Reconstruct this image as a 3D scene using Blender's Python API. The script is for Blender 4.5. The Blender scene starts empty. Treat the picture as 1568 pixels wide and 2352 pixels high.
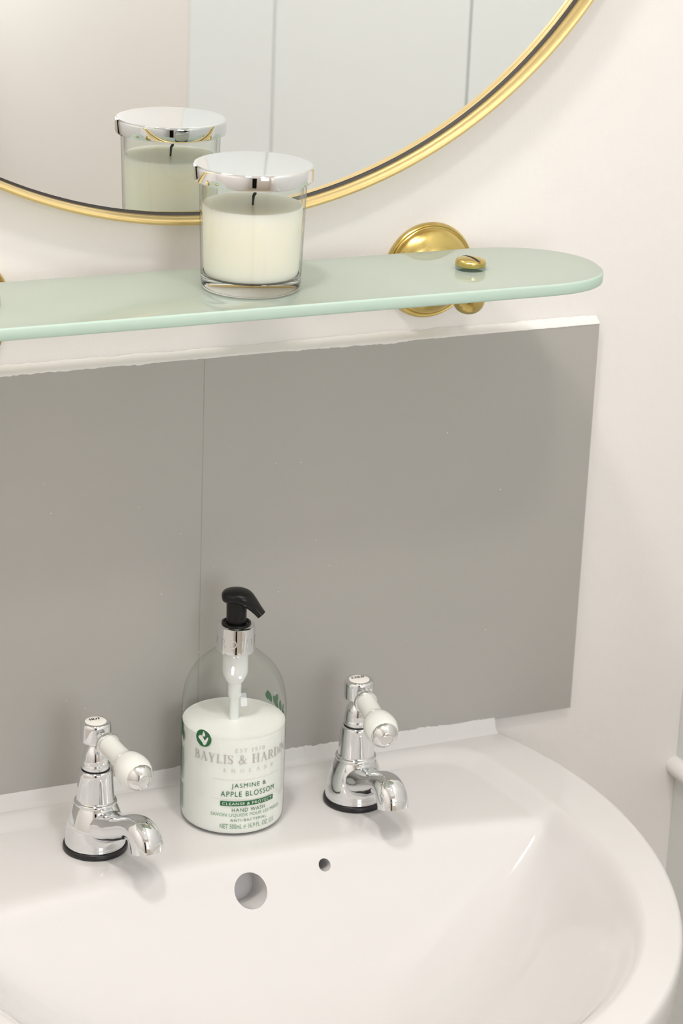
import bpy, bmesh, math, random
import numpy as np
from mathutils import Vector, Matrix

random.seed(4)
rng = np.random.default_rng(11)
scene = bpy.context.scene
COL = scene.collection
PI = math.pi

# ---------------------------------------------------------------- camera, world, light, exposure
F_PX = 5668.7
YAW, PITCH, ROLL = 0.42954, 0.35050, 0.04007
CAM = Vector((-0.56814, -1.47382, 0.76933))
fw = Vector((math.sin(YAW) * math.cos(PITCH), math.cos(YAW) * math.cos(PITCH), -math.sin(PITCH)))
rt = Vector((math.cos(YAW), -math.sin(YAW), 0))
up = rt.cross(fw)
r2 = rt * math.cos(ROLL) + up * math.sin(ROLL)
u2 = -rt * math.sin(ROLL) + up * math.cos(ROLL)
cam_d = bpy.data.cameras.new('camera')
cam = bpy.data.objects.new('camera', cam_d); COL.objects.link(cam)
M = Matrix((r2, u2, -fw)).transposed().to_4x4(); M.translation = CAM
cam.matrix_world = M
cam_d.sensor_fit = 'VERTICAL'; cam_d.sensor_height = 36; cam_d.sensor_width = 24
cam_d.lens = F_PX * 36 / 2352
cam_d.clip_start = 0.02
cam_d.dof.use_dof = True
cam_d.dof.focus_distance = 1.60
cam_d.dof.aperture_fstop = 13
scene.camera = cam

world = bpy.data.worlds.new('world'); scene.world = world
world.use_nodes = True
world.node_tree.nodes['Background'].inputs[0].default_value = (0.85, 0.92, 1, 1)
world.node_tree.nodes['Background'].inputs[1].default_value = 0.4

scene.view_settings.view_transform = 'Standard'
scene.view_settings.look = 'None'
scene.view_settings.gamma = 1
scene.view_settings.use_curve_mapping = False
scene.view_settings.exposure = 0.0
scene.cycles.use_adaptive_sampling = True
scene.cycles.adaptive_threshold = 0.06
scene.cycles.adaptive_min_samples = 16
scene.cycles.max_bounces = 9
scene.cycles.transmission_bounces = 8
scene.cycles.use_denoising = True

Z_FLOOR, Z_CEIL = -0.85, 1.55
X_L, X_R, Y_F = -1.05, 0.402, -2.10
LAMPS = [((-0.30, -0.46), 8.0, (1.0, 0.945, 0.895)), ((0.04, -0.80), 4.5, (1.0, 0.95, 0.90))]

def area(name, loc, rot, size, energy, color, shape='DISK', size_y=None):
    d = bpy.data.lights.new(name, 'AREA'); d.shape = shape; d.size = size
    if size_y: d.size_y = size_y
    d.energy = energy; d.color = color
    o = bpy.data.objects.new(name, d); COL.objects.link(o)
    o.location = loc; o.rotation_euler = rot
    return o
for i, ((lx, ly), e, c) in enumerate(LAMPS):
    area('ceiling_lamp_light', (lx, ly, Z_CEIL - 0.006), (0, 0, 0), 0.15, e, c)
# daylight just outside the window in the wall behind the camera, facing into the room
WIN = (-0.30, 0.28, 0.20, 1.20)
area('window_daylight', ((WIN[0] + WIN[1]) / 2, Y_F - 0.10, (WIN[2] + WIN[3]) / 2), (PI / 2, 0, 0),
     WIN[1] - WIN[0], 12.5, (0.955, 0.968, 1.0), 'RECTANGLE', WIN[3] - WIN[2])

# ---------------------------------------------------------------- helpers
def nd(nt, t, loc=(0, 0)):
    n = nt.nodes.new(t); n.location = loc; return n

def mat(name, color, rough=0.5, metal=0.0, spec=0.5, coat=0.0, bump=None, var=None, trans=0.0, ior=1.5, sss=0.0):
    m = bpy.data.materials.new(name); m.use_nodes = True
    nt = m.node_tree; b = nt.nodes['Principled BSDF']
    b.inputs['Base Color'].default_value = (*color, 1)
    b.inputs['Roughness'].default_value = rough
    b.inputs['Metallic'].default_value = metal
    b.inputs['IOR'].default_value = ior
    b.inputs['Specular IOR Level'].default_value = spec
    b.inputs['Coat Weight'].default_value = coat
    b.inputs['Coat Roughness'].default_value = 0.03
    b.inputs['Transmission Weight'].default_value = trans
    if sss:
        b.inputs['Subsurface Weight'].default_value = sss
        b.inputs['Subsurface Radius'].default_value = (0.016, 0.014, 0.010)
        b.inputs['Subsurface Scale'].default_value = 1.0
    tc = None
    if bump or var:
        tc = nd(nt, 'ShaderNodeTexCoord')
    if bump:
        strength, layers = bump
        prev = None
        for scale, dist, detail in layers:
            n = nd(nt, 'ShaderNodeTexNoise'); n.inputs['Scale'].default_value = scale; n.inputs['Detail'].default_value = detail
            nt.links.new(tc.outputs['Object'], n.inputs['Vector'])
            bp = nd(nt, 'ShaderNodeBump'); bp.inputs['Strength'].default_value = strength; bp.inputs['Distance'].default_value = dist
            nt.links.new(n.outputs['Fac'], bp.inputs['Height'])
            if prev: nt.links.new(prev.outputs['Normal'], bp.inputs['Normal'])
            prev = bp
        nt.links.new(prev.outputs['Normal'], b.inputs['Normal'])
    if var:
        scale, c2, lo, hi = var
        n = nd(nt, 'ShaderNodeTexNoise'); n.inputs['Scale'].default_value = scale; n.inputs['Detail'].default_value = 4
        nt.links.new(tc.outputs['Object'], n.inputs['Vector'])
        r = nd(nt, 'ShaderNodeValToRGB')
        r.color_ramp.elements[0].position = lo; r.color_ramp.elements[1].position = hi
        r.color_ramp.elements[0].color = (*color, 1); r.color_ramp.elements[1].color = (*c2, 1)
        nt.links.new(n.outputs['Fac'], r.inputs['Fac'])
        nt.links.new(r.outputs['Color'], b.inputs['Base Color'])
    return m

def thin_clear(name, tint=(0.97, 0.98, 0.97), ior=1.45, rough=0.02, edge=None):
    """thin-walled clear plastic: straight-through light plus Fresnel gloss"""
    m = bpy.data.materials.new(name); m.use_nodes = True
    nt = m.node_tree; nt.nodes.clear()
    out = nd(nt, 'ShaderNodeOutputMaterial'); mix = nd(nt, 'ShaderNodeMixShader')
    lw = nd(nt, 'ShaderNodeLayerWeight'); lw.inputs['Blend'].default_value = 0.5
    pw = nd(nt, 'ShaderNodeMath'); pw.operation = 'POWER'; pw.inputs[1].default_value = 5.0
    fr = nd(nt, 'ShaderNodeMath'); fr.operation = 'MULTIPLY_ADD'; fr.inputs[1].default_value = 0.8; fr.inputs[2].default_value = 0.05
    nt.links.new(lw.outputs['Facing'], pw.inputs[0]); nt.links.new(pw.outputs[0], fr.inputs[0])
    t = nd(nt, 'ShaderNodeBsdfTransparent'); t.inputs['Color'].default_value = (*tint, 1)
    g = nd(nt, 'ShaderNodeBsdfGlossy'); g.inputs['Roughness'].default_value = rough
    nt.links.new(fr.outputs[0], mix.inputs[0]); nt.links.new(t.outputs[0], mix.inputs[1]); nt.links.new(g.outputs[0], mix.inputs[2])
    if edge:
        p4 = nd(nt, 'ShaderNodeMath'); p4.operation = 'POWER'; p4.inputs[1].default_value = 7.0
        nt.links.new(lw.outputs['Facing'], p4.inputs[0])
        mc = nd(nt, 'ShaderNodeMix'); mc.data_type = 'RGBA'
        mc.inputs[6].default_value = (*tint, 1); mc.inputs[7].default_value = (*edge, 1)
        nt.links.new(p4.outputs[0], mc.inputs[0]); nt.links.new(mc.outputs[2], t.inputs['Color'])
    nt.links.new(mix.outputs[0], out.inputs['Surface'])
    return m

def frosted(name, color, tfrac, rough=0.012):
    """sandblasted glass: body scatters both ways, polished face reflects"""
    m = bpy.data.materials.new(name); m.use_nodes = True
    nt = m.node_tree; nt.nodes.clear()
    out = nd(nt, 'ShaderNodeOutputMaterial'); mix = nd(nt, 'ShaderNodeMixShader'); mx2 = nd(nt, 'ShaderNodeMixShader')
    fr = nd(nt, 'ShaderNodeFresnel'); fr.inputs['IOR'].default_value = 1.5
    d = nd(nt, 'ShaderNodeBsdfDiffuse'); d.inputs['Color'].default_value = (*color, 1)
    t = nd(nt, 'ShaderNodeBsdfTranslucent'); t.inputs['Color'].default_value = (*color, 1)
    g = nd(nt, 'ShaderNodeBsdfGlossy'); g.inputs['Roughness'].default_value = rough
    mx2.inputs[0].default_value = tfrac
    nt.links.new(d.outputs[0], mx2.inputs[1]); nt.links.new(t.outputs[0], mx2.inputs[2])
    nt.links.new(fr.outputs[0], mix.inputs[0]); nt.links.new(mx2.outputs[0], mix.inputs[1]); nt.links.new(g.outputs[0], mix.inputs[2])
    nt.links.new(mix.outputs[0], out.inputs['Surface'])
    return m

def link_mesh(name, verts, faces, material, parent=None, smooth=True, angle=35, loc=None):
    me = bpy.data.meshes.new(name)
    me.from_pydata([tuple(v) for v in verts], [], [tuple(f) for f in faces])
    bm = bmesh.new(); bm.from_mesh(me)
    bmesh.ops.recalc_face_normals(bm, faces=bm.faces[:]); bm.to_mesh(me); bm.free()
    me.materials.append(material)
    if smooth:
        me.shade_smooth(); me.set_sharp_from_angle(angle=math.radians(angle))
    o = bpy.data.objects.new(name, me); COL.objects.link(o)
    if parent: o.parent = parent
    if loc: o.location = loc
    return o

def thing(name, label, cat, loc=(0, 0, 0), rotz=0, group=None):
    o = bpy.data.objects.new(name, None); COL.objects.link(o)
    o.empty_display_size = 0.02
    o.location = loc; o.rotation_euler = (0, 0, rotz)
    o['label'] = label; o['category'] = cat
    if group: o['group'] = group
    return o

def lathe(profile, n=96):
    """profile [(r,z)...]; a point with r=0 becomes a pole; open ends stay open"""
    V, F, rings = [], [], []
    for r, z in profile:
        if r <= 1e-9:
            rings.append([len(V)]); V.append((0, 0, z))
        else:
            s = len(V)
            for k in range(n):
                a = 2 * PI * k / n
                V.append((r * math.cos(a), r * math.sin(a), z))
            rings.append(list(range(s, s + n)))
    for A, B in zip(rings[:-1], rings[1:]):
        for k in range(n):
            k2 = (k + 1) % n
            if len(A) == 1 and len(B) == 1: continue
            if len(A) == 1: F.append((A[0], B[k], B[k2]))
            elif len(B) == 1: F.append((A[k], A[k2], B[0]))
            else: F.append((A[k], A[k2], B[k2], B[k]))
    return V, F

def smooth_profile(pts, sub=6):
    """Catmull-Rom through the points"""
    P = [np.array(q, float) for q in pts]; out = []
    for i in range(len(P) - 1):
        p0 = P[max(i - 1, 0)]; p1 = P[i]; p2 = P[i + 1]; p3 = P[min(i + 2, len(P) - 1)]
        for k in range(sub):
            t = k / sub
            q = 0.5 * (2 * p1 + (p2 - p0) * t + (2 * p0 - 5 * p1 + 4 * p2 - p3) * t * t + (3 * p1 - p0 - 3 * p2 + p3) * t ** 3)
            out.append(tuple(q))
    out.append(tuple(P[-1])); return out

def sweep(path, n=40, close_start=True, close_end=True, expo=2.0):
    """path: list of (s, z, half_width, half_height); runs along local +X, rings perpendicular to the tangent"""
    V, F = [], []
    m = len(path)
    for i, (s, z, hw, hh) in enumerate(path):
        a = path[max(i - 1, 0)]; b = path[min(i + 1, m - 1)]
        t = np.array([b[0] - a[0], b[1] - a[1]]); t = t / np.linalg.norm(t)
        nn = np.array([-t[1], t[0]])
        for k in range(n):
            q = 2 * PI * k / n
            c, sn = math.cos(q), math.sin(q)
            c = math.copysign(abs(c) ** (2 / expo), c); sn = math.copysign(abs(sn) ** (2 / expo), sn)
            V.append((s + nn[0] * hh * sn, hw * c, z + nn[1] * hh * sn))
    for i in range(m - 1):
        for k in range(n):
            k2 = (k + 1) % n
            F.append((i * n + k, i * n + k2, (i + 1) * n + k2, (i + 1) * n + k))
    if close_start: F.append(tuple(range(n)))
    if close_end: F.append(tuple((m - 1) * n + k for k in range(n)))
    return V, F

def box(x0, x1, y0, y1, z0, z1):
    V = [(x, y, z) for z in (z0, z1) for y in (y0, y1) for x in (x0, x1)]
    return V, [(0, 1, 3, 2), (4, 5, 7, 6), (0, 1, 5, 4), (2, 3, 7, 6), (0, 2, 6, 4), (1, 3, 7, 5)]

def bevel(o, w, seg=2):
    bm = bmesh.new(); bm.from_mesh(o.data)
    bmesh.ops.bevel(bm, geom=bm.edges[:], offset=w, segments=seg, profile=0.5, affect='EDGES')
    bm.to_mesh(o.data); bm.free()
    o.data.shade_flat()

def struct(o):
    o['kind'] = 'structure'; return o

def place(V, origin, direction, upv=(0, 0, 1)):
    """map local (x,y,z) lathe points so the local z axis runs along direction"""
    d = Vector(direction).normalized(); u = Vector(upv); x = u.cross(d)
    if x.length < 1e-6: x = Vector((1, 0, 0))
    x.normalize(); y = d.cross(x); o = Vector(origin)
    return [tuple(o + x * v[0] + y * v[1] + d * v[2]) for v in V]

def text_mesh(body, thin=0.0, spacing=1.0):
    cu = bpy.data.curves.new('t', 'FONT'); cu.body = body; cu.size = 1; cu.offset = thin; cu.space_character = spacing
    cu.resolution_u = 4
    ob = bpy.data.objects.new('t', cu); COL.objects.link(ob)
    dg = bpy.context.evaluated_depsgraph_get(); dg.update()
    me = bpy.data.meshes.new_from_object(ob.evaluated_get(dg))
    V = np.array([v.co[:2] for v in me.vertices]) if len(me.vertices) else np.zeros((0, 2))
    F = [tuple(p.vertices) for p in me.polygons]
    bpy.data.objects.remove(ob); bpy.data.curves.remove(cu); bpy.data.meshes.remove(me)
    return V, F

# roman serif capitals drawn stroke by stroke (height 1): thick stems, hairlines, bracketless serifs
def serif_mesh(word, K=0.125, k=0.045, gap=0.13):
    V, F = [], []
    def poly(pts, ox):
        i = len(V); V.extend([(x + ox, y) for x, y in pts]); F.append(tuple(range(i, i + len(pts))))
    def stroke(pts, ws, ox, sub=6):
        P = smooth_profile([(x, y, w) for (x, y), w in zip(pts, ws)], sub) if len(pts) > 2 else [(x, y, w) for (x, y), w in zip(pts, ws)]
        L, R = [], []
        for i, (x, y, w) in enumerate(P):
            a = P[max(i - 1, 0)]; b = P[min(i + 1, len(P) - 1)]
            dx, dy = b[0] - a[0], b[1] - a[1]; n = math.hypot(dx, dy) or 1
            L.append((x - dy / n * w / 2, y + dx / n * w / 2)); R.append((x + dy / n * w / 2, y - dx / n * w / 2))
        for i in range(len(P) - 1): poly([L[i], L[i + 1], R[i + 1], R[i]], ox)
    def bowl(cx, cy, rx, ry, a0, a1, ox, n=20):
        pts, ws = [], []
        for i in range(n + 1):
            a = math.radians(a0 + (a1 - a0) * i / n)
            pts.append((cx + rx * math.cos(a), cy + ry * math.sin(a))); ws.append(k + (K - k) * abs(math.cos(a)) ** 1.5)
        stroke(pts, ws, ox, 2)
    def stem(x, ox, w=None, y0=0.0, y1=1.0): 
        w = w or K; poly([(x - w / 2, y0), (x + w / 2, y0), (x + w / 2, y1), (x - w / 2, y1)], ox)
    def hair(x0, x1, y, ox, t=None):
        t = t or k; poly([(x0, y - t / 2), (x1, y - t / 2), (x1, y + t / 2), (x0, y + t / 2)], ox)
    def feet(x, ox, top=True, bot=True, w=0.15):
        if bot: hair(x - w, x + w, k / 2, ox)
        if top: hair(x - w, x + w, 1 - k / 2, ox)
    x = 0.0
    for c in word:
        w = 0.6
        if c == ' ': w = 0.28
        elif c == 'I': w = 0.30; stem(.15, x); feet(.15, x)
        elif c == 'L': w = 0.58; stem(.15, x); feet(.15, x); hair(.15, .56, k / 2, x); poly([(.56, 0), (.53, .24), (.51, .24), (.44, 0)], x)
        elif c == 'H': w = 0.80; stem(.15, x); stem(.65, x); feet(.15, x); feet(.65, x); hair(.15, .65, .52, x)
        elif c == 'E': w = 0.60; stem(.15, x); hair(0, .56, k / 2, x); hair(0, .54, 1 - k / 2, x); hair(.15, .44, .52, x); poly([(.58, 0), (.55, .22), (.53, .22), (.46, 0)], x); poly([(.54, 1), (.53, .78), (.51, .78), (.44, 1)], x); stem(.44, x, .03, .42, .62)
        elif c == 'T': w = 0.68; stem(.34, x); hair(.01, .67, 1 - k / 2, x); feet(.34, x, False); poly([(.01, 1), (.02, .76), (.04, .76), (.13, 1)], x); poly([(.67, 1), (.66, .76), (.64, .76), (.55, 1)], x)
        elif c == 'B': w = 0.64; stem(.15, x); hair(0, .34, k / 2, x); hair(0, .32, 1 - k / 2, x); hair(.15, .34, .53, x); bowl(.31, .765, .20, .213, -90, 90, x); bowl(.33, .275, .245, .252, -90, 90, x)
        elif c == 'D': w = 0.78; stem(.15, x); hair(0, .34, k / 2, x); hair(0, .34, 1 - k / 2, x); bowl(.33, .5, .37, .478, -90, 90, x)
        elif c == 'R': w = 0.72; stem(.15, x); feet(.15, x); hair(.15, .32, 1 - k / 2, x); hair(.15, .32, .47, x); bowl(.31, .724, .22, .254, -90, 90, x); stroke([(.34, .48), (.66, .02)], [K, K * .9], x); hair(.58, .76, k / 2, x)
        elif c == 'A': w = 0.78; stroke([(.12, 0), (.385, .98)], [k, k], x); stroke([(.37, 1.0), (.67, 0)], [K, K], x); hair(.19, .58, .34, x); hair(0, .24, k / 2, x); hair(.53, .80, k / 2, x)
        elif c == 'Y': w = 0.74; stroke([(.12, 1), (.37, .44)], [K, K], x); stroke([(.63, 1), (.38, .44)], [k, k], x); stem(.37, x, None, 0, .48); feet(.37, x, False); hair(0, .27, 1 - k / 2, x); hair(.52, .75, 1 - k / 2, x)
        elif c == 'N': w = 0.82; stem(.14, x, k); stem(.68, x, k); stroke([(.13, .98), (.68, .02)], [K, K], x); hair(0, .28, k / 2, x); hair(-.02, .16, 1 - k / 2, x); hair(.55, .82, 1 - k / 2, x)
        elif c == 'S': w = 0.54; stroke([(.46, .80), (.40, .93), (.26, .98), (.11, .90), (.07, .76), (.16, .60), (.34, .46), (.45, .30), (.42, .12), (.27, .02), (.12, .06), (.05, .22)], [k, k, k, K * .7, K * .85, K, K * 1.1, K * .9, K * .7, k, k, k], x); stem(.465, x, .03, .72, .98); stem(.05, x, .03, .02, .30)
        elif c == 'G': w = 0.80; bowl(.42, .5, .36, .478, 48, 318, x, 28); stem(.66, x, K, .08, .42); hair(.52, .80, .44, x); stem(.67, x, .03, .72, .98)
        elif c == 'C': w = 0.74; bowl(.42, .5, .36, .478, 48, 315, x, 28); stem(.67, x, .03, .72, .98)
        elif c == 'O': w = 0.82; bowl(.41, .5, .35, .478, 0, 360, x, 36)
        elif c == '0': w = 0.56; bowl(.28, .5, .22, .478, 0, 360, x, 32)
        elif c == '1': w = 0.40; stem(.22, x, K * .9); feet(.22, x, False); stroke([(.06, .86), (.22, .97)], [k, k], x)
        elif c == '9': w = 0.56; bowl(.28, .70, .20, .28, 0, 360, x, 28); stroke([(.48, .70), (.45, .35), (.30, .10), (.12, .02)], [K * .9, K * .8, k, k], x)
        elif c == '7': w = 0.52; hair(.04, .50, .96, x, .08); stroke([(.48, .96), (.30, .50), (.20, 0)], [k, K * .7, K], x); stem(.05, x, .03, .76, .98)
        elif c == '&': w = 0.86; stroke([(.80, .55), (.70, .54), (.62, .36), (.46, .10), (.26, .02), (.08, .14), (.10, .36), (.28, .52), (.44, .68), (.44, .88), (.32, .98), (.21, .86), (.25, .68), (.42, .42), (.62, .12), (.82, .03)], [k, k, k, k, K * .7, K, K * .9, k, K * .6, K * .7, k, K * .7, K * .8, K, K, k], x)
        x += w + gap
    return np.array(V), F

# ---------------------------------------------------------------- materials
M_wall = mat('wall_paint', (0.87, 0.843, 0.818), 0.55, bump=(0.4, [(700, 0.0004, 1), (50, 0.0014, 2)]))
M_cream = mat('cream_paint', (0.80, 0.757, 0.71), 0.6, bump=(0.2, [(700, 0.0004, 2)]))
M_taupe = mat('taupe_paint', (0.74, 0.68, 0.61), 0.6)
M_panel = mat('white_panel', (0.81, 0.835, 0.83), 0.65, spec=0.2)
M_ceil = mat('ceiling_paint', (0.92, 0.91, 0.89), 0.8)
M_floor = mat('floor_vinyl', (0.66, 0.58, 0.45), 0.4, var=(14, (0.56, 0.48, 0.36), 0.35, 0.7))
M_tile = mat('grey_painted_tile', (0.435, 0.423, 0.395), 0.38, var=(7, (0.450, 0.434, 0.408), 0.35, 0.7), bump=(0.18, [(700, 0.0004, 3), (45, 0.0012, 2)]))
M_grout = mat('grey_grout', (0.38, 0.366, 0.338), 0.5)
M_speck = mat('white_speck', (0.8, 0.78, 0.72), 0.6)
M_seal = mat('white_sealant', (0.80, 0.772, 0.735), 0.45, bump=(0.4, [(160, 0.0012, 4)]))
M_ceramic = mat('white_ceramic', (0.735, 0.72, 0.712), 0.06, spec=0.5)
M_chrome = mat('chrome', (0.80, 0.81, 0.82), 0.035, 1.0)
M_chrome_soft = mat('satin_chrome', (0.78, 0.78, 0.77), 0.16, 1.0)
M_black = mat('black_rubber', (0.012, 0.012, 0.013), 0.35)
M_blackp = mat('black_plastic', (0.006, 0.0058, 0.0055), 0.30, spec=0.3)
M_gap = mat('dark_gap', (0.02, 0.016, 0.014), 0.5)
M_porc = mat('porcelain', (0.82, 0.83, 0.79), 0.10, coat=0.4)
M_enamel = mat('enamel', (0.86, 0.84, 0.79), 0.2)
M_ink = mat('black_ink', (0.02, 0.02, 0.02), 0.4)
M_gold = mat('brushed_gold', (0.83, 0.63, 0.29), 0.34, 1.0, bump=(0.15, [(500, 0.0002, 2)]))
M_brass = mat('antique_brass', (0.66, 0.51, 0.18), 0.24, 1.0, var=(70, (0.48, 0.35, 0.11), 0.45, 0.75))
M_mirror = mat('silvered_glass', (0.86, 0.885, 0.88), 0.0, 1.0)
M_glass = mat('jar_glass', (0.97, 0.985, 0.975), 0.0, trans=1.0, ior=1.48)
M_jar = thin_clear('clear_jar_glass', (0.975, 0.985, 0.97), 1.5, 0.0, (0.30, 0.36, 0.33))
M_wax = mat('wax', (0.93, 0.90, 0.79), 0.4, sss=0.8)
M_soap = mat('white_soap', (0.97, 0.985, 0.945), 0.3)
M_pet = thin_clear('clear_plastic')
M_pump = mat('white_tube_plastic', (0.85, 0.87, 0.86), 0.25)
M_green = mat('green_print', (0.008, 0.135, 0.036), 0.4)
M_dgreen = mat('dark_green_print', (0.03, 0.17, 0.07), 0.4)
M_lgreen = mat('pale_green_print', (0.17, 0.34, 0.20), 0.4)
M_silver = mat('silver_print', (0.64, 0.60, 0.58), 0.3, 0.8)
M_pale = mat('pale_silver_print', (0.70, 0.66, 0.62), 0.35, 0.5)
M_white = mat('white_print', (0.85, 0.86, 0.83), 0.4)
M_shelf = frosted('frosted_shelf_glass', (0.84, 0.935, 0.845), 0.62)
M_edge = frosted('mint_glass_edge', (0.76, 0.95, 0.85), 0.4, 0.15)
M_washer = thin_clear('clear_washer', (0.80, 0.88, 0.88))
M_dark = mat('box_dark', (0.045, 0.04, 0.035), 0.8)

# ---------------------------------------------------------------- room shell
struct(link_mesh('wall_back', *box(X_L - 0.1, X_R + 0.12, 0, 0.1, Z_FLOOR, Z_CEIL), M_wall, smooth=False))
struct(link_mesh('floor', *box(X_L - 0.1, X_R + 0.12, Y_F - 0.1, 0.1, Z_FLOOR - 0.05, Z_FLOOR), M_floor, smooth=False))
ceiling = struct(link_mesh('ceiling', *box(X_L - 0.1, X_R + 0.12, Y_F - 0.1, 0.1, Z_CEIL, Z_CEIL + 0.05), M_ceil, smooth=False))
struct(link_mesh('wall_left', *box(X_L - 0.1, X_L, Y_F, 0, Z_FLOOR, Z_CEIL), M_wall, smooth=False))
# wall_right: cream paint far end, white boards with open joints near the basin
wr = struct(link_mesh('wall_right', *box(X_R + 0.012, X_R + 0.12, Y_F, 0, Z_FLOOR, Z_CEIL), M_cream, smooth=False))
for y0, y1 in ((-0.4265, 0.0), (-0.861, -0.4320), (-1.108, -0.8685)):
    pn = link_mesh('panel', *box(X_R, X_R + 0.012, y0, y1, Z_FLOOR, Z_CEIL), M_panel, wr, smooth=False)
    bevel(pn, 0.0006, 2)
for yj in (-0.42925, -0.86475):
    link_mesh('panel_joint', *box(X_R + 0.0035, X_R + 0.0119, yj - 0.0035, yj + 0.0035, Z_FLOOR, Z_CEIL), M_panel, wr, smooth=False)
ln = link_mesh('wall_lining', *box(X_R, X_R + 0.012, Y_F, -1.109, Z_FLOOR, Z_CEIL), M_cream, wr, smooth=False)
# wall behind the camera with a window and an added opening to a dark box
def front_wall():
    V, F = [], []
    def add(*a):
        v, f = box(*a); s = len(V); V.extend(v); F.extend([tuple(i + s for i in q) for q in f])
    xs = X_L - 0.1; xe = X_R + 0.12; dx0, dx1, dz = -0.92, -0.56, 1.15
    add(xs, dx0, Y_F - 0.1, Y_F, Z_FLOOR, Z_CEIL)
    add(dx0, dx1, Y_F - 0.1, Y_F, dz, Z_CEIL)
    add(dx1, WIN[0], Y_F - 0.1, Y_F, Z_FLOOR, Z_CEIL)
    add(WIN[0], WIN[1], Y_F - 0.1, Y_F, Z_FLOOR, WIN[2])
    add(WIN[0], WIN[1], Y_F - 0.1, Y_F, WIN[3], Z_CEIL)
    add(WIN[1], xe, Y_F - 0.1, Y_F, Z_FLOOR, Z_CEIL)
    return V, F
struct(link_mesh('wall_front', *front_wall(), M_taupe, smooth=False))
V, F = [], []
for a in ((WIN[0], WIN[0] + 0.035, WIN[2], WIN[3]), (WIN[1] - 0.035, WIN[1], WIN[2], WIN[3]), (WIN[0], WIN[1], WIN[2], WIN[2] + 0.035),
          (WIN[0], WIN[1], WIN[3] - 0.035, WIN[3]), (WIN[0], WIN[1], 0.69, 0.72)):
    v, f = box(a[0], a[1], Y_F - 0.07, Y_F - 0.03, a[2], a[3]); s = len(V); V += v; F += [tuple(i + s for i in q) for q in f]
struct(link_mesh('window_1', V, F, M_panel, smooth=False))
# unseen box added to give the chrome dark reflections: five dark faces
V, F = box(-1.05, -0.42, Y_F - 0.9, Y_F - 0.1, Z_FLOOR, 1.25)
F = [f for f in F if not all(abs(V[i][1] - (Y_F - 0.1)) < 1e-6 for i in f)]
struct(link_mesh('added_dark_box_1', V, F, M_dark, smooth=False))
# rounded white rail along the right wall, running to the corner
pr = [(math.cos(a), math.sin(a)) for a in np.linspace(PI / 2, 3 * PI / 2, 14)]
V, F = [], []
for y in (0.0, -0.9):
    for c, s in pr: V.append((X_R + 0.010 * c * 0.9, y, -0.0670 + 0.0078 * s))
n = len(pr)
for k in range(n - 1): F.append((k, k + 1, n + k + 1, n + k))
F += [tuple(range(n)), tuple(range(n, 2 * n)), (0, n, 2 * n - 1, n - 1)]
struct(link_mesh('trim_1', V, F, M_wall))
for (lx, ly), e, c in LAMPS:
    Vr, Fr = lathe([(0.077, 0), (0.087, -0.001), (0.089, -0.004), (0.087, -0.0075), (0.079, -0.008), (0.077, 0)], 48)
    link_mesh('lamp_bezel', Vr, Fr, M_chrome_soft, ceiling, loc=(lx, ly, Z_CEIL))

# ---------------------------------------------------------------- tiled splashback
T = 0.006
sb = thing('tile_splashback', 'grey painted square tiles on the wall between glass shelf and basin', 'splashback', (0, 0, 0))
def tile(x0, x1):
    o = link_mesh('tile', *box(x0, x1, -T, -0.0002, 0.0, 0.30), M_tile, sb, smooth=False)
    bevel(o, 0.00035, 2)
tile(0.0002, 0.3000); tile(-0.3000, -0.0002)
link_mesh('grout_line', *box(-0.0005, 0.0005, -T + 0.0002, -0.0002, 0.001, 0.299), M_grout, sb, smooth=False)
def wavy(n, amp, seeds):
    x = np.linspace(0, 1, n); y = np.zeros(n)
    for f, a in seeds:
        y += a * np.interp(x * f, np.arange(int(f) + 2), rng.uniform(-1, 1, int(f) + 2))
    return amp * y
def sealant(name, x0, x1, zc, up_h, down, parent, material, top):
    """ragged bead in the angle between the tile face or edge and the surface beside it"""
    n = 900
    xs = np.linspace(x0, x1, n)
    w = wavy(n, 1.0, [(7, 0.35), (26, 0.5), (90, 0.4), (320, 0.35)])
    ragged = np.clip(w + 0.25, 0, 1.6)
    V, F = [], []
    for i, x in enumerate(xs):
        if top:   # on top of the tiles: sloping fillet from wall to the tile's front arris, lapping over its face
            lap = down * ragged[i]
            prof = [(-0.0003, zc + up_h + 0.001 * w[i]), (-0.0026, zc + up_h * 0.55 + 0.0004 * w[i]), (-T + 0.0006, zc + 0.0010), (-T - 0.0003, zc - 0.0002), (-T - 0.0003, zc - 0.0004 - lap), (-T + 0.0002, zc - 0.0006 - lap), (-0.0003, zc - 0.0004)]
        else:
            lap = up_h * (0.55 + 0.45 * min(ragged[i], 1.3))
            prof = [(-T + 0.0002, zc + lap), (-T - 0.0004, zc + lap - 0.0003), (-T - 0.0011, zc + lap * 0.35), (-T - 0.0030, zc - down * 0.72), (-T - 0.0075, zc - down - 0.0004), (-T - 0.0095, zc - down - 0.0016), (-0.0003, zc - down - 0.0025), (-0.0003, zc + lap - 0.0003)]
        for y, z in prof: V.append((x, y, z))
    m = len(prof)
    for i in range(n - 1):
        for k in range(m):
            F.append((i * m + k, i * m + (k + 1) % m, (i + 1) * m + (k + 1) % m, (i + 1) * m + k))
    F += [tuple(range(m)), tuple((n - 1) * m + k for k in range(m))]
    return link_mesh(name, V, F, material, parent, angle=50)
sealant('sealant_bead', -0.30, 0.2998, 0.30, 0.0050, 0.0011, sb, M_wall, True)
V, F = [], []
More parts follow.
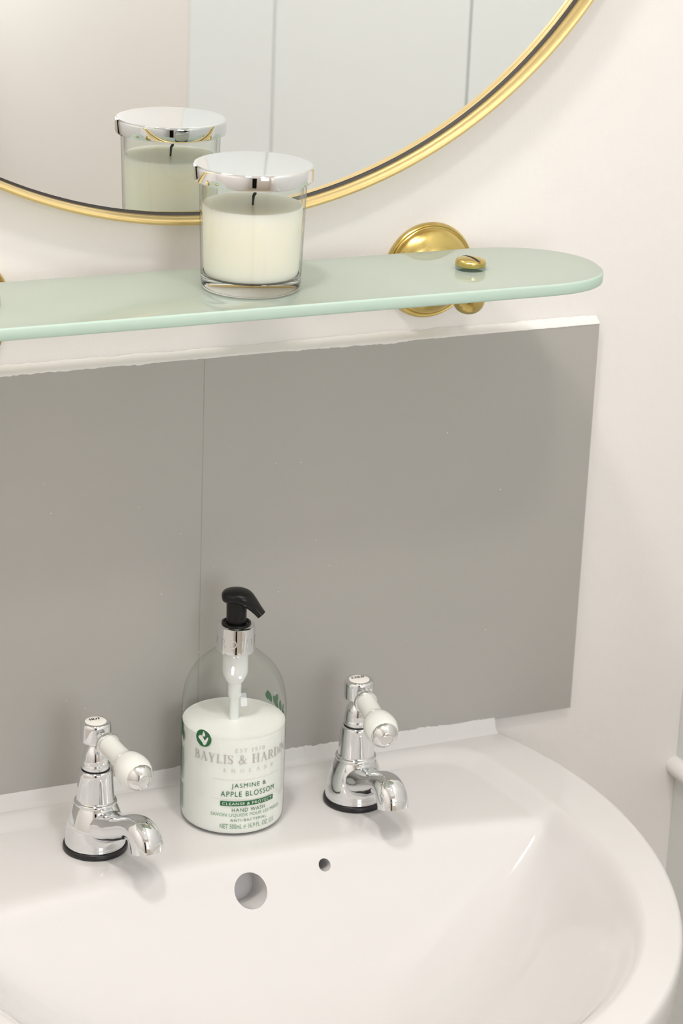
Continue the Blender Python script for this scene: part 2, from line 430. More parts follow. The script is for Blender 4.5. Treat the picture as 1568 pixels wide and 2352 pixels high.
for k in range(26):       # stray white paint flecks on the grey tiles
    x, z, s = rng.uniform(-0.13, 0.29), rng.uniform(0.01, 0.25), rng.uniform(0.0002, 0.0006)
    i0 = len(V)
    for j in range(6): V.append((x + s * math.cos(j * PI / 3) * rng.uniform(.7, 1.2), -T - 0.00015, z + s * math.sin(j * PI / 3) * rng.uniform(.7, 1.2)))
    F.append(tuple(range(i0, i0 + 6)))
fl = link_mesh('paint_fleck', V, F, M_speck, sb, smooth=False); fl['kind'] = 'stuff'

# ---------------------------------------------------------------- basin
ZR, ZD = -0.008, -0.015
BX, BY = -0.003, -0.20
def outer_outline():
    P = []
    for y in np.linspace(-0.001, -0.13, 24): P.append((0.2395 - 0.003 + 0.026 * (1 - ((y + 0.13) / 0.13) ** 2), y))
    for a in np.linspace(0, PI / 2, 60)[1:]: P.append((0.2655 * math.cos(a) - 0.003, -0.13 - 0.318 * math.sin(a)))
    L = [(2 * BX - x, y) for x, y in P[::-1]][1:]
    return P + L
def inner_outline():
    P = [(0.0, -0.0190), (0.10, -0.0190), (0.165, -0.0192), (0.185, -0.0220), (0.198, -0.0305), (0.2055, -0.044), (0.2135, -0.092), (0.2175, -0.145), (0.2195, -0.185)]
    for a in np.linspace(0, PI / 2, 40)[2:]: P.append((0.2225 * math.cos(a) - 0.003, -0.185 - 0.226 * math.sin(a)))
    L = [(2 * BX - x, y) for x, y in P[::-1]][1:-1]
    return np.array(P + L)
OUT = outer_outline(); INN = inner_outline()
def sd_poly(X, Y, Pg):
    d = np.full(X.shape, 1e9); ins = np.zeros(X.shape, bool)
    n = len(Pg)
    for i in range(n):
        ax, ay = Pg[i]; bx, by = Pg[(i + 1) % n]
        ex, ey = bx - ax, by - ay; L2 = ex * ex + ey * ey
        if L2 < 1e-14: continue
        t = np.clip(((X - ax) * ex + (Y - ay) * ey) / L2, 0, 1)
        d = np.minimum(d, (X - ax - t * ex) ** 2 + (Y - ay - t * ey) ** 2)
        c = (ay > Y) != (by > Y)
        with np.errstate(divide='ignore', invalid='ignore'):
            ins ^= c & (X < (bx - ax) * (Y - ay) / (by - ay) + ax)
    return np.where(ins, 1, -1) * np.sqrt(d)
def softplus(d, w): return w * np.logaddexp(0, d / w)
def height(X, Y):
    d = sd_poly(X, Y, INN)
    s = np.clip((d + 0.005) / 0.017, 0, 1); s = s * s * (3 - 2 * s)
    deck = 0.007 * s
    side = 0.135 * (1 - (1 - np.clip(softplus(d - 0.006, 0.004) / 0.190, 0, 1)) ** 1.75)
    yd = -0.1150 - 0.45 * (X - BX) ** 2
    back = 0.135 * (1 - (1 - np.clip(softplus(yd - Y, 0.0028) / 0.195, 0, 1)) ** 2.0)
    side = np.maximum(side, 1e-6); back = np.maximum(back, 1e-6)
    bowl = (side ** -3 + back ** -3) ** (-1 / 3)
    return ZR - deck - bowl
def resample(P, n):
    P = np.array(P); ang = np.arctan2(P[:, 1] - BY, P[:, 0] - BX)
    seg = np.r_[0, np.cumsum(np.hypot(*np.diff(np.r_[P, P[:1]], axis=0).T))]
    Q = np.r_[P, P[:1]]
    t = np.linspace(0, seg[-1], n, endpoint=False)
    return np.c_[np.interp(t, seg, Q[:, 0]), np.interp(t, seg, Q[:, 1])]
NA = 460
OL = resample(OUT, NA)
S = np.r_[np.linspace(0.06, 0.36, 26)[:-1], np.linspace(0.36, 0.985, 120)]
dirv = OL - np.array([BX, BY])
GX = BX + S[:, None] * dirv[None, :, 0]; GY = BY + S[:, None] * dirv[None, :, 1]
GZ = height(GX, GY)
V = [tuple(v) for v in np.stack([GX, GY, GZ], -1).reshape(-1, 3)]
F = []
nr = len(S)
extra = [(0.992, ZR - 0.0010), (0.997, ZR - 0.0034), (0.9995, ZR - 0.0072), (0.9995, ZR - 0.012), (0.994, ZR - 0.034), (0.985, ZR - 0.044), (0.95, ZR - 0.056), (0.88, ZR - 0.085), (0.78, -0.150), (0.60, -0.185), (0.30, -0.19)]
for f_, z_ in extra:
    for k in range(NA): V.append((BX + f_ * dirv[k, 0], BY + f_ * dirv[k, 1], z_))
tot = nr + len(extra)
for i in range(tot - 1):
    for k in range(NA):
        k2 = (k + 1) % NA
        F.append((i * NA + k, i * NA + k2, (i + 1) * NA + k2, (i + 1) * NA + k))
F.append(tuple(range(NA))); F.append(tuple((tot - 1) * NA + k for k in range(NA)))
basin = thing('wash_basin', 'white ceramic wall-hung wash basin with two tap holes and round overflow', 'basin', (BX, -0.2, -0.19))
def inv(v): return [(a - BX, b + 0.2, c + 0.19) for a, b, c in v]
bowl = link_mesh('basin_bowl', inv(V), F, M_ceramic, basin, angle=60)
# overflow and chain-stay holes cut through the rear wall of the bowl
def surface_point(x, y): return Vector((x, y, float(height(np.array([x]), np.array([y]))[0])))
HOLES = [(-0.0074, -0.1292, 0.0115), (0.0478, -0.1248, 0.0042)]
cutters = []
for hx, hy, hr in HOLES:
    c = surface_point(hx, hy)
    ax = Vector((0, -1, 0.28)).normalized()
    Vc, Fc = lathe([(0, -0.026), (hr, -0.026), (hr, 0.03), (0, 0.03)], 40)
    cutters.append(link_mesh('cutter', inv(place(Vc, c, ax)), Fc, M_ceramic, basin))
for c in cutters:
    md = bowl.modifiers.new('hole', 'BOOLEAN'); md.operation = 'DIFFERENCE'; md.object = c; md.solver = 'EXACT'
bpy.context.view_layer.update()
dg = bpy.context.evaluated_depsgraph_get()
nm = bpy.data.meshes.new_from_object(bowl.evaluated_get(dg))
if len(nm.polygons) > 1000:
    old = bowl.data; bowl.modifiers.clear(); bowl.data = nm; nm.name = 'basin_bowl'
    nm.shade_smooth(); nm.set_sharp_from_angle(angle=math.radians(50))
bowl.modifiers.clear()
for c in cutters: bpy.data.objects.remove(c)
# waste at the bottom of the bowl
wz = surface_point(BX, -0.27).z
Vw, Fw = lathe([(0, -0.002), (0.014, -0.002), (0.016, 0.0005), (0.031, 0.0018), (0.034, 0.0), (0.034, -0.004), (0, -0.004)], 64)
link_mesh('waste', inv([(BX + a, -0.27 + b, wz + 0.001 + c) for a, b, c in Vw]), Fw, M_chrome, basin)
sl = sealant('sealant_bead', -0.235, 0.2355, 0.0, 0.0030, 0.0075, None, M_ceramic, False)
sl.parent = basin; sl.location = (-BX, 0.2, 0.19)

# ---------------------------------------------------------------- pillar taps
def make_tap(name, label, x, y, word, spout_az, lever_az):
    t = thing(name, label, 'tap', (x, y, ZD), 0, 'basin pillar taps')
    link_mesh('gasket', *lathe(smooth_profile([(0.0175, 0), (0.0210, 0.0), (0.0218, 0.0014), (0.0217, 0.0030), (0.0209, 0.0042), (0.0175, 0.0043)], 4) + [(0.0175, 0)], 96), M_black, t)
    body = [(0, 0.0042), (0.0198, 0.0042), (0.0204, 0.0046), (0.0204, 0.0062)] + smooth_profile([(0.0203, 0.0066), (0.0199, 0.0125), (0.0187, 0.0200), (0.0167, 0.0265), (0.0149, 0.0308), (0.0137, 0.0330)], 6)
    body += smooth_profile([(0.0137, 0.0330), (0.0142, 0.0336), (0.0144, 0.0346), (0.0140, 0.0356), (0.0131, 0.0361)], 4)
    body += smooth_profile([(0.0127, 0.0366), (0.0123, 0.0420), (0.0118, 0.0500), (0.0114, 0.0556), (0.0110, 0.0576), (0.0101, 0.0585)], 5)
    body += [(0.0097, 0.0585), (0.0097, 0.0570), (0, 0.0570)]
    link_mesh('tap_body', *lathe(body, 128), M_chrome, t, angle=40)
    link_mesh('gland_ring', *lathe([(0, 0.0571), (0.0094, 0.0571), (0.0094, 0.0594), (0, 0.0594)], 96), M_black, t)
    dome = [(0, 0.0594), (0.0093, 0.0594)] + smooth_profile([(0.0095, 0.0598), (0.0096, 0.0620), (0.0091, 0.0632), (0.0091, 0.0642), (0.0089, 0.0670), (0.0079, 0.0712), (0.0062, 0.0742), (0.0053, 0.0756), (0.0050, 0.0768)], 5) + [(0.0050, 0.0800), (0, 0.0800)]
    link_mesh('bonnet', *lathe(dome, 96), M_chrome, t, angle=40)
    cap = [(0, 0.0785), (0.0092, 0.0785)] + smooth_profile([(0.0094, 0.0786), (0.0101, 0.0795), (0.0103, 0.0815), (0.0103, 0.0896), (0.0100, 0.0914), (0.0093, 0.0924), (0.0084, 0.0927)], 5) + [(0.0073, 0.0925), (0.0072, 0.0921), (0, 0.0921)]
    link_mesh('head_cap', *lathe(cap, 96), M_chrome, t, angle=40)
    disc = link_mesh('indicator_disc', *lathe([(0, 0.0921), (0.0071, 0.0921), (0.0071, 0.0925), (0.0057, 0.0929), (0, 0.0930)], 64), M_enamel, t)
    tv, tf = serif_mesh(word, 0.24, 0.09, 0.10)
    lo, hi = tv.min(0), tv.max(0); w = 0.0096 if word == 'COLD' else 0.0074; h = 0.0026
    V2 = [((a - lo[0]) / (hi[0] - lo[0]) * w - w / 2, (b - lo[1]) / (hi[1] - lo[1]) * h + 0.0009, 0.0932) for a, b in tv]
    link_mesh('lettering', V2, tf, M_ink, disc, smooth=False)
    # spout: leaves the bell low down, rises slightly, turns down to a flared outlet
    path = smooth_profile([(0.004, 0.0190, 0.0145, 0.0120), (0.014, 0.0210, 0.0130, 0.0110), (0.024, 0.0245, 0.0108, 0.0090), (0.034, 0.0292, 0.0099, 0.0080), (0.043, 0.0330, 0.0097, 0.0083),
                           (0.0505, 0.0338, 0.0100, 0.0092), (0.0558, 0.0315, 0.0104, 0.0098), (0.0588, 0.0277, 0.0106, 0.0101), (0.0603, 0.0228, 0.0106, 0.0101)], 5)
    sv, sf = sweep(path, 48, True, False, 2.25)
    # hollow outlet: turn the last ring inwards
    n = 48; m = len(path); last = sv[-n:]
    cx = sum(v[0] for v in last) / n; cz = sum(v[2] for v in last) / n
    for sc, dz in ((0.90, -0.0002), (0.86, 0.006)):
        s0 = len(sv)
        for v in last: sv.append((cx + (v[0] - cx) * sc, v[1] * sc, cz + (v[2] - cz) * sc + dz))
        for k in range(n): sf.append((s0 - n + k, s0 - n + (k + 1) % n, s0 + (k + 1) % n, s0 + k))
    sf.append(tuple(range(len(sv) - n, len(sv))))
    ca, sa = math.sin(math.radians(spout_az)), -math.cos(math.radians(spout_az))
    link_mesh('spout', [(v[0] * ca - v[1] * sa, v[0] * sa + v[1] * ca, v[2]) for v in sv], sf, M_chrome, t, angle=45)
    # lever
    d = Vector((math.sin(math.radians(lever_az)), -math.cos(math.radians(lever_az)), -0.06))
    o = Vector((0, 0, 0.0848))
    stem = [(0, 0.008), (0.0042, 0.008), (0.0042, 0.0122), (0.0054, 0.0128), (0.0056, 0.0140), (0.0046, 0.0148), (0.0050, 0.0156)] + smooth_profile([(0.0070, 0.0164), (0.0081, 0.0176), (0.0082, 0.0190), (0.0078, 0.0200)], 3) + [(0.0060, 0.0203), (0, 0.0203)]
    lv = link_mesh('lever_collar', place(lathe(stem, 64)[0], o, d), lathe(stem, 64)[1], M_chrome, t, angle=45)
    han = [(0, 0.0200), (0.0062, 0.0200)] + smooth_profile([(0.0068, 0.0204), (0.0069, 0.0225), (0.0069, 0.0330), (0.0073, 0.0415), (0.0082, 0.0455)], 5) + smooth_profile([(0.0086, 0.0465), (0.0103, 0.0495), (0.0113, 0.0540), (0.0115, 0.0585), (0.0106, 0.0630), (0.0092, 0.0660), (0.0078, 0.0672)], 6) + [(0, 0.0672)]
    hv, hf = lathe(han, 72)
    hd = link_mesh('porcelain_handle', place(hv, o, d), hf, M_porc, t, angle=50)
    endc = [(0, 0.0666), (0.0086, 0.0660), (0.0091, 0.0666), (0.0089, 0.0676), (0.0073, 0.0700), (0.0050, 0.0722), (0.0042, 0.0726), (0.0041, 0.0722), (0.0036, 0.0724), (0, 0.0725)]
    ev, ef = lathe(endc, 64)
    link_mesh('end_cap', place(ev, o, d), ef, M_chrome_soft, hd, angle=40)
    return t
make_tap('pillar_tap', 'chrome tap with white porcelain lever marked HOT, left of the soap bottle', -0.0960, -0.0690, 'HOT', 15.5, 6.5)
make_tap('pillar_tap', 'chrome tap with white porcelain lever marked COLD, right of the soap bottle', 0.0962, -0.0638, 'COLD', 1, -9)

# ---------------------------------------------------------------- soap bottle
RB = 0.0356
BC = (0.0076, -0.0547)
sbt = thing('soap_bottle', 'clear pump bottle of white hand wash with green lettering, between the taps', 'soap bottle', (BC[0], BC[1], ZD))
shell = smooth_profile([(0.0, 0.0022), (0.020, 0.0018), (0.0285, 0.0004), (0.0318, 0.0002), (0.0342, 0.0014), (0.0353, 0.0042), (RB, 0.0085)], 5) + [(RB, 0.030), (RB, 0.055)]
shell += smooth_profile([(RB, 0.080), (0.0353, 0.0880), (0.0340, 0.0960), (0.0313, 0.1040), (0.0270, 0.1112), (0.0215, 0.1168), (0.0165, 0.1212), (0.0138, 0.1235), (0.0126, 0.1250)], 6)
shell += [(0.0118, 0.1254), (0.0118, 0.136)]
sh = link_mesh('bottle_shell', *lathe(shell, 160), M_pet, sbt, angle=60)
soap = smooth_profile([(0.0, 0.0032), (0.0285, 0.0016), (0.0318, 0.0014), (0.0338, 0.0024), (0.0347, 0.0048), (0.0350, 0.0085)], 5) + [(0.0350, 0.0712)] + smooth_profile([(0.0350, 0.0724), (0.0343, 0.0722), (0.032, 0.0721)], 3) + [(0, 0.0721)]
link_mesh('liquid_soap', *lathe(soap, 128), M_soap, sbt)
# pump mechanism
tube = [(0, 0.122), (0.0088, 0.122), (0.0087, 0.1085), (0.0084, 0.1060), (0.0062, 0.1010), (0.0046, 0.0992), (0.0045, 0.0900), (0.0040, 0.0890), (0.0033, 0.0870), (0.0033, 0.0700), (0, 0.0700)]
link_mesh('dip_tube', *lathe(tube, 48), M_pump, sbt, angle=40)
col = [(0.0122, 0.1238), (0.0133, 0.1238), (0.0136, 0.1246), (0.0133, 0.1256), (0.0131, 0.1266), (0.0129, 0.1400), (0.0127, 0.1418), (0.0119, 0.1424), (0.0100, 0.1425), (0.0100, 0.1395), (0.0122, 0.1390), (0.0122, 0.1238)]
clr = link_mesh('collar', *lathe(col, 96), M_chrome, sbt, angle=40)
link_mesh('pump_ring', *lathe([(0, 0.139), (0.0100, 0.139), (0.0101, 0.1425), (0.0098, 0.1438), (0.0090, 0.1441), (0.0083, 0.1434), (0.0080, 0.1428), (0, 0.1428)], 72), M_blackp, sbt)
hd_ = Vector((0.80, -0.60, 0)).normalized()
link_mesh('pump_stem', *lathe([(0, 0.141), (0.0069, 0.141), (0.0068, 0.150), (0.0070, 0.1610), (0, 0.1610)], 56), M_blackp, sbt)
hp = smooth_profile([(-0.0098, 0.1614, 0.0012, 0.0012), (-0.0094, 0.1615, 0.0042, 0.0030), (-0.0075, 0.1618, 0.0070, 0.0042), (-0.0035, 0.1624, 0.0088, 0.0047), (0.0015, 0.1626, 0.0091, 0.0049), (0.0060, 0.1615, 0.0083, 0.0048),
                     (0.0096, 0.1588, 0.0064, 0.0042), (0.0125, 0.1560, 0.0050, 0.0036), (0.0152, 0.1532, 0.0043, 0.0031), (0.0174, 0.1508, 0.0040, 0.0029)], 4)
pv, pf = sweep(hp, 36, True, True, 2.4)
link_mesh('pump_head', [(a * hd_.x - b * hd_.y, a * hd_.y + b * hd_.x, c) for a, b, c in pv], pf, M_blackp, sbt, angle=45)
def wrap(Vxy, R=RB + 0.00012, phi0=0.0):
    """flat label coordinates (arc length, height) onto the cylinder; phi 0 faces -Y"""
    out = []
    for s, z in Vxy:
        a = phi0 + s / RB
        out.append((R * math.sin(a), -R * math.cos(a), z))
    return out
def label_text(body, a0, a1, z0, z1, material, roman=None, spacing=1.0, R=RB + 0.00012, parent=None):
    tv, tf = serif_mesh(body, *roman) if roman else text_mesh(body, 0.0, spacing)
    if not len(tv): return
    lo, hi = tv.min(0), tv.max(0)
    s0, s1 = math.radians(a0) * RB, math.radians(a1) * RB
    U = [((a - lo[0]) / (hi[0] - lo[0]) * (s1 - s0) + s0, (b - lo[1]) / (hi[1] - lo[1]) * (z1 - z0) + z0) for a, b in tv]
    o = link_mesh('lettering', wrap(U, R), tf, material, parent or sh, smooth=False)
    return o
def strip(a0, a1, z0, z1, material, name='printed_bar', R=RB + 0.0001, n=24):
    V, F = [], []
    for i in range(n + 1):
        s = math.radians(a0 + (a1 - a0) * i / n) * RB
        V += [(s, z0), (s, z1)]
    for i in range(n): F.append((2 * i, 2 * i + 2, 2 * i + 3, 2 * i + 1))
    return link_mesh(name, wrap(V, R), F, material, sh, smooth=False)
label_text('BAYLIS & HARDING', -68, 63, 0.0548, 0.0617, M_silver, (0.125, 0.05, 0.12))
label_text('EST 1970', -19.5, 14.5, 0.0636, 0.0664, M_pale, (0.13, 0.07, 0.32))
label_text('ENGLAND', -32, 28, 0.0488, 0.0515, M_pale, (0.13, 0.07, 0.95))
strip(-45, 39, 0.0430, 0.0432, M_pale, 'printed_rule')
label_text('JASMINE &', -22.8, 17.5, 0.0363, 0.0405, M_green, None, 1.2)
label_text('APPLE BLOSSOM', -34.5, 30, 0.0307, 0.0346, M_green, None, 1.2)
strip(-45, -6, 0.0284, 0.0286, M_pale, 'printed_rule'); strip(26, 39, 0.0284, 0.0286, M_pale, 'printed_rule')
strip(-34.8, 28.5, 0.0237, 0.0272, M_green)
label_text('CLEANSE & PROTECT', -32.5, 26.3, 0.0244, 0.0265, M_white, None, 1.1, R=RB + 0.00022)
label_text('HAND WASH', -21.8, 16.8, 0.0193, 0.0220, M_green, None, 1.2)
label_text('SAVON LIQUIDE POUR LES MAINS', -45.5, 40.5, 0.0153, 0.0181, M_lgreen, None, 1.05)
label_text('ANTI-BACTERIAL', -23.3, 19, 0.0120, 0.0139, M_dgreen, None, 1.2)
label_text('NET 500mL \u212e 16.9 FL. OZ. U.S.', -34.7, 31.2, 0.0066, 0.0101, M_lgreen)
# round badge with drop and washing hands
bc = math.radians(-56.5) * RB; bz = 0.0709
def blob(pts, material, name, R, parent=None):
    return link_mesh(name, wrap(pts, R), [tuple(range(len(pts)))], material, parent or sh, smooth=False)
badge = blob([(bc + 0.0062 * math.cos(a), bz + 0.0062 * math.sin(a)) for a in np.linspace(0, 2 * PI, 48, endpoint=False)], M_green, 'badge', RB + 0.0001)
bd = [(bc + 0.0004 + 0.0012 * math.cos(a), bz + 0.0026 + 0.0012 * math.sin(a)) for a in np.linspace(-PI * 1.15, PI * 0.15, 16)] + [(bc + 0.0003, bz + 0.0054)]
blob(bd, M_white, 'badge_mark', RB + 0.0002)
def finger(x0, z0, x1, z1, w):
    d = np.array([x1 - x0, z1 - z0]); L = np.linalg.norm(d); d /= L; nn = np.array([-d[1], d[0]])
    a0 = math.atan2(nn[1], nn[0])
    P = [np.array([x0, z0]) + w * np.array([math.cos(a0 + q), math.sin(a0 + q)]) for q in np.linspace(0, PI, 6)]
    P += [np.array([x1, z1]) + w * np.array([math.cos(a0 + PI + q), math.sin(a0 + PI + q)]) for q in np.linspace(0, PI, 6)]
    return [(bc + p[0] * 1e-3, bz + p[1] * 1e-3) for p in P]
for fg in ((-3.6, -0.2, -0.6, -2.6, .5), (-3.3, .75, -0.2, -2.2, .5), (-2.4, 1.3, .2, -1.6, .5), (-1.2, 1.5, .8, -1.6, .5), (3.4, .8, 2.0, -3.2, .6), (2.6, -1.0, .8, -3.4, .9), (0.0, -2.2, 1.0, -3.6, 1.2)):
    blob(finger(*fg), M_white, 'badge_mark', RB + 0.0002)
# leaf sprays printed on the far side and left flank, and the small print column
def leaf(a, z, L, w, tilt, material, name='printed_leaf'):
    c = math.radians(a) * RB; P = []
    for t in np.linspace(0, 1, 10): P.append((t * L, w * math.sin(PI * t) ** 0.8))
    for t in np.linspace(1, 0, 10)[1:-1]: P.append((t * L, -w * math.sin(PI * t) ** 0.8))
    ct, st = math.cos(tilt), math.sin(tilt)
    blob([(c + x * ct - y * st, z + x * st + y * ct) for x, y in P], material, name, RB + 0.0001)
for a, z, L, w, tl in ((-104, 0.0600, 0.016, 0.0024, 1.35), (-97, 0.0625, 0.013, 0.0019, 1.9), (-110, 0.066, 0.012, 0.0022, 0.9), (-92, 0.0600, 0.009, 0.0014, 1.75), (-114, 0.060, 0.016, 0.0026, 1.2),
                       (112, 0.0735, 0.009, 0.0022, 1.1), (106, 0.0745, 0.008, 0.002, 1.9), (100, 0.0715, 0.010, 0.0022, 0.9), (95, 0.0705, 0.009, 0.002, 1.5), (89, 0.0690, 0.010, 0.0022, 1.7), (118, 0.0745, 0.006, 0.0015, 1.4)):
    leaf(a, z, L, w, tl, M_green if a < 0 else M_dgreen)
sp_v, sp_f = [], []
for i in range(34):
    z = 0.0545 - i * 0.00135
    a = -116
    while a < -92:
        w = random.uniform(0.8, 2.4)
        if 17 < i < 20: break
        k = len(sp_v); s0, s1 = math.radians(a) * RB, math.radians(min(a + w, -91.5)) * RB
        sp_v += wrap([(s0, z), (s1, z), (s1, z + 0.0007), (s0, z + 0.0007)]); sp_f.append((k, k + 1, k + 2, k + 3))
        a += w + random.uniform(0.5, 0.9)
spm = link_mesh('small_print', sp_v, sp_f, M_dgreen, sh, smooth=False); spm['kind'] = 'stuff'
# raised lettering round the collar
tv, tf = text_mesh('B A R D I N G', -0.01)
lo, hi = tv.min(0), tv.max(0); RC = 0.0131
U = [((a - lo[0]) / (hi[0] - lo[0]) * 0.046 - 0.030, (b - lo[1]) / (hi[1] - lo[1]) * 0.0062 + 0.1290) for a, b in tv]
link_mesh('raised_lettering', [(RC * math.sin(s / RC), -RC * math.cos(s / RC), z) for s, z in U], tf, M_chrome_soft, clr, smooth=False)

# ---------------------------------------------------------------- glass shelf, brackets, candle
ZS = 0.367; TH = 0.0078
end = [(0.1850, -0.0246), (0.2000, -0.0262), (0.2175, -0.0325), (0.2330, -0.0430), (0.2430, -0.0565), (0.2478, -0.0720), (0.2474, -0.0870), (0.2430, -0.1020), (0.2340, -0.1140), (0.2200, -0.1225), (0.2030, -0.1264), (0.1860, -0.1272)]
right = smooth_profile(end, 5)
outl = [(-0.12, -0.0246), (0.0, -0.0246), (0.12, -0.0246)] + right + [(0.10, -0.1273), (0.0, -0.1274), (-0.10, -0.1274)] + [(-0.006 - x, y) for x, y in right[::-1]]
outl = np.array(outl)
def inset(P, d):
    n = len(P); Q = []
    area2 = sum(P[i][0] * P[(i + 1) % n][1] - P[(i + 1) % n][0] * P[i][1] for i in range(n)); sg = 1 if area2 > 0 else -1
    for i in range(n):
        t = P[(i + 1) % n] - P[i - 1]; t = t / np.linalg.norm(t)
        Q.append(P[i] + sg * d * np.array([-t[1], t[0]]))
    return np.array(Q)
shelf = thing('glass_shelf', 'long pale green frosted glass shelf with rounded ends below the mirror', 'shelf', (0, 0, ZS - TH))
# panel: polished top with a fine arris
rings = [(inset(outl, 0.0012), TH), (inset(outl, 0.0012), 0.0)]
nO = len(outl)
V = [(x, y, z) for ring, z in rings for x, y in ring]
F = [tuple(range(nO)), tuple(range(nO, 2 * nO))] + [(k, (k + 1) % nO, nO + (k + 1) % nO, nO + k) for k in range(nO)]
link_mesh('glass_panel', V, F, M_shelf, shelf, angle=30)
rr = [(inset(outl, 0.0012), TH), (inset(outl, 0.0004), TH - 0.0005), (outl, TH - 0.0013), (outl, 0.0013), (inset(outl, 0.0004), 0.0005), (inset(outl, 0.0012), 0.0)]
V = [(x, y, z) for ring, z in rr for x, y in ring]; F = []
for i in range(len(rr) - 1):
    for k in range(nO): F.append((i * nO + k, i * nO + (k + 1) % nO, (i + 1) * nO + (k + 1) % nO, (i + 1) * nO + k))
link_mesh('polished_edge', V, F, M_edge, shelf, angle=60)

def make_bracket(label, x, sx):
    t = thing('shelf_bracket', label, 'bracket', (x, 0, 0.3470), 0, 'brass shelf brackets')
    rose = [(0, 0), (0.0332, 0), (0.0334, 0.0012), (0.0326, 0.0030)] + smooth_profile([(0.0318, 0.0036), (0.0308, 0.0034), (0.0300, 0.0042), (0.0285, 0.0066), (0.0255, 0.0095), (0.0215, 0.0118), (0.0180, 0.0132), (0.0160, 0.0150), (0.0140, 0.0168), (0.0115, 0.0178)], 4) + [(0.0085, 0.0180), (0, 0.0180)]
    rv, rf = lathe(rose, 96)
    link_mesh('rose', place(rv, (0, -0.0002, 0), (0, -1, 0)), rf, M_brass, t, angle=40)
    by = -0.0755
    arm = [(0, 0.015), (0.0068, 0.015), (0.0062, 0.022), (0.0058, 0.050), (0.0062, 0.066), (0, 0.068)]
    av, af = lathe(arm, 40)
    link_mesh('arm', place(av, (0, 0, 0), (sx, by, -0.004)), af, M_brass, t)
    cz = ZS - TH - 0.347
    ball = smooth_profile([(0, cz - 0.0225), (0.0045, cz - 0.0218), (0.0085, cz - 0.0190), (0.0108, cz - 0.0145), (0.0112, cz - 0.0100), (0.0106, cz - 0.0055), (0.0098, cz - 0.0020), (0.0098, cz - 0.0002)], 5) + [(0, cz - 0.0002)]
    bv, bf = lathe(ball, 56)
    link_mesh('ball_clamp', [(sx + a, by + b, c) for a, b, c in bv], bf, M_brass, t)
    tz = ZS - 0.347
    wv, wf = lathe([(0, tz + 0.0001), (0.0100, tz + 0.0001), (0.0101, tz + 0.0024), (0, tz + 0.0024)], 56)
    link_mesh('washer', [(sx + a, by + b, c) for a, b, c in wv], wf, M_washer, t, angle=40)
    scp = [(0, tz + 0.0024), (0.0098, tz + 0.0024), (0.0101, tz + 0.0028), (0.0101, tz + 0.0052)] + smooth_profile([(0.0101, tz + 0.0054), (0.0090, tz + 0.0066), (0.0060, tz + 0.0075), (0.0030, tz + 0.0079), (0, tz + 0.0080)], 4)
    scp[-1] = (0, scp[-1][1])
    sv, sf = lathe(scp, 64)
    sc = link_mesh('screw_head', [(sx + a, by + b, c) for a, b, c in sv], sf, M_brass, t, angle=40)
    # slot across the screw head: a dark blade following the dome
    V, F = [], []
    aa = math.radians(-80); dx, dy = math.cos(aa), math.sin(aa)
    m = 14
    for i in range(m + 1):
        s = -0.0098 + 0.0196 * i / m
        zt = tz + float(np.interp(abs(s), [0, 0.003, 0.006, 0.009, 0.0101], [0.0080, 0.0079, 0.0075, 0.0066, 0.0055])) + 0.00022
        for w in (-0.0008, 0.0008):
            V.append((sx + s * dx - w * dy, by + s * dy + w * dx, zt))
    for i in range(m): F.append((2 * i, 2 * i + 2, 2 * i + 3, 2 * i + 1))
    link_mesh('slot', V, F, M_gap, sc, smooth=False)
    return t
make_bracket('antique brass bracket with slotted screw near the rounded end of the glass shelf', 0.1645, -0.0065)
make_bracket('antique brass bracket cut by the left picture edge, holding the glass shelf', -0.1652, -0.0050)

CZ = 1.04
candle = thing('jar_candle', 'cream wax candle in a clear glass jar with a silver lid on the shelf', 'candle', (0.0018, -0.0788, ZS + 0.0002))
base = [(0, 0)] + smooth_profile([(0.0285, 0), (0.0302, 0.0004), (0.0311, 0.0020), (0.0315, 0.0050)], 4) + [(0.03165, 0.0088)] + smooth_profile([(0.0300, 0.0094), (0.0286, 0.0084), (0.0262, 0.0077), (0.0200, 0.0076)], 4) + [(0, 0.0076)]
link_mesh('jar_base', *lathe(base, 128), M_glass, candle, angle=60)
jar = [(0.03166, 0.0089), (0.0326, 0.036), (0.0336, 0.066)] + smooth_profile([(0.0337, 0.0690), (0.0330, 0.0700), (0.0322, 0.0695)], 3) + [(0.0317, 0.066), (0.0310, 0.0520)]
link_mesh('glass_jar', *lathe(jar, 128), M_jar, candle, angle=60)
wax = smooth_profile([(0, 0.0077), (0.0200, 0.0077), (0.0266, 0.0079), (0.0290, 0.0091), (0.0298, 0.0120)], 4) + [(0.0308, 0.036), (0.03135, 0.0505)] + smooth_profile([(0.0312, 0.0512), (0.0300, 0.0508), (0.0280, 0.0505)], 3) + [(0, 0.0503)]
link_mesh('wax', *lathe(wax, 96), M_wax, candle, angle=50)
wk = sweep([(0.0, 0.0, 0.0006, 0.0006), (0.0002, 0.003, 0.0007, 0.0007), (0.0004, 0.0058, 0.0009, 0.0009), (0.0012, 0.0072, 0.0011, 0.0010), (0.0022, 0.0076, 0.0007, 0.0007)], 10)
link_mesh('wick', [(a, b, c + 0.0500) for a, b, c in wk[0]], wk[1], M_ink, candle)
lid = [(0, 0.0668), (0.0310, 0.0668), (0.0352, 0.0668), (0.0362, 0.0655), (0.0366, 0.0648), (0.0372, 0.0650), (0.0374, 0.0660), (0.0374, 0.0738), (0.0372, 0.0750), (0.0366, 0.0756), (0.0355, 0.0755), (0.0350, 0.0754), (0, 0.0753)]
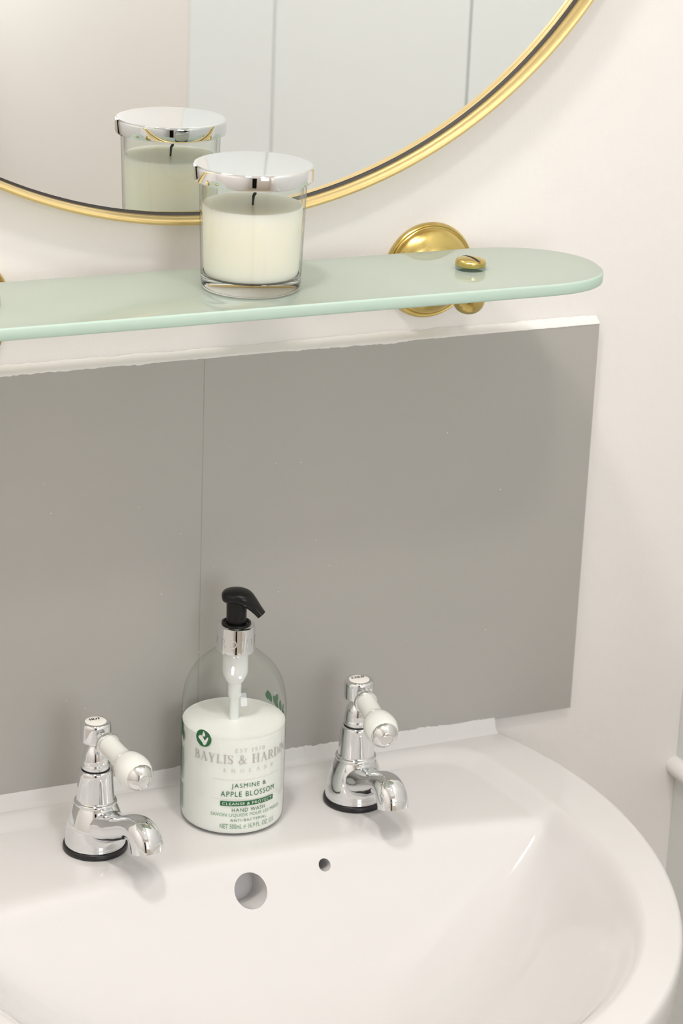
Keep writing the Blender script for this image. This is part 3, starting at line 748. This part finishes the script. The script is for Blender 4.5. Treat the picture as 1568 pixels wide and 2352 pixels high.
lid = [(0, 0.0702), (0.0343, 0.0702), (0.0343, 0.0668), (0.0352, 0.0662), (0.0370, 0.0662), (0.0374, 0.0670), (0.0374, 0.0738), (0.0372, 0.0749), (0.0366, 0.0755), (0.0356, 0.0756), (0, 0.0756)]
link_mesh('lid', *lathe(lid, 160), M_chrome, candle, angle=40)

candle.scale = (1, 1, CZ)

# ---------------------------------------------------------------- round mirror
MC = (-0.0009, 0.7288); RO = 0.3359
mir = thing('round_mirror', 'large round mirror in a slim gold metal frame above the shelf', 'mirror', (MC[0], 0, MC[1]))
def ring_y(profile, n=256):
    """profile [(r, y)] closed loop revolved round the Y axis"""
    V, F = [], []; m = len(profile)
    for k in range(n):
        a = 2 * PI * k / n
        for r, y in profile: V.append((r * math.cos(a), y, r * math.sin(a)))
    for k in range(n):
        k2 = (k + 1) % n
        for j in range(m):
            j2 = (j + 1) % m
            F.append((k * m + j, k * m + j2, k2 * m + j2, k2 * m + j))
    return V, F
prof = [(RO - 0.0003, -0.0004), (RO, -0.0012), (RO, -0.0178), (RO - 0.0004, -0.0186), (RO - 0.0011, -0.0190), (RO - 0.0022, -0.0190), (RO - 0.0029, -0.0187), (RO - 0.0033, -0.0179),
        (RO - 0.0037, -0.0130), (RO - 0.0036, -0.0120), (RO - 0.0040, -0.0110), (RO - 0.0043, -0.0072), (RO - 0.0040, -0.0066), (RO - 0.0040, -0.0004)]
link_mesh('frame', *ring_y(prof), M_gold, mir, angle=40)
pg = [(RO - 0.0056, -0.0004), (RO - 0.0039, -0.0004), (RO - 0.0040, -0.0064), (RO - 0.0046, -0.0060), (RO - 0.0056, -0.0049)]
link_mesh('seat_gap_shade', *ring_y(pg), M_gap, mir, angle=40)  # solid ring whose dark colour stands in for the shade in the gap
gv, gf = ring_y([(RO - 0.0058, -0.0005), (RO - 0.0058, -0.0046)])
n = 256
gf = [(k * 2, k * 2 + 1, ((k + 1) % n) * 2 + 1, ((k + 1) % n) * 2) for k in range(n)] + [tuple(k * 2 for k in range(n)), tuple(k * 2 + 1 for k in range(n))]
link_mesh('mirror_glass', gv, gf, M_mirror, mir, smooth=False)
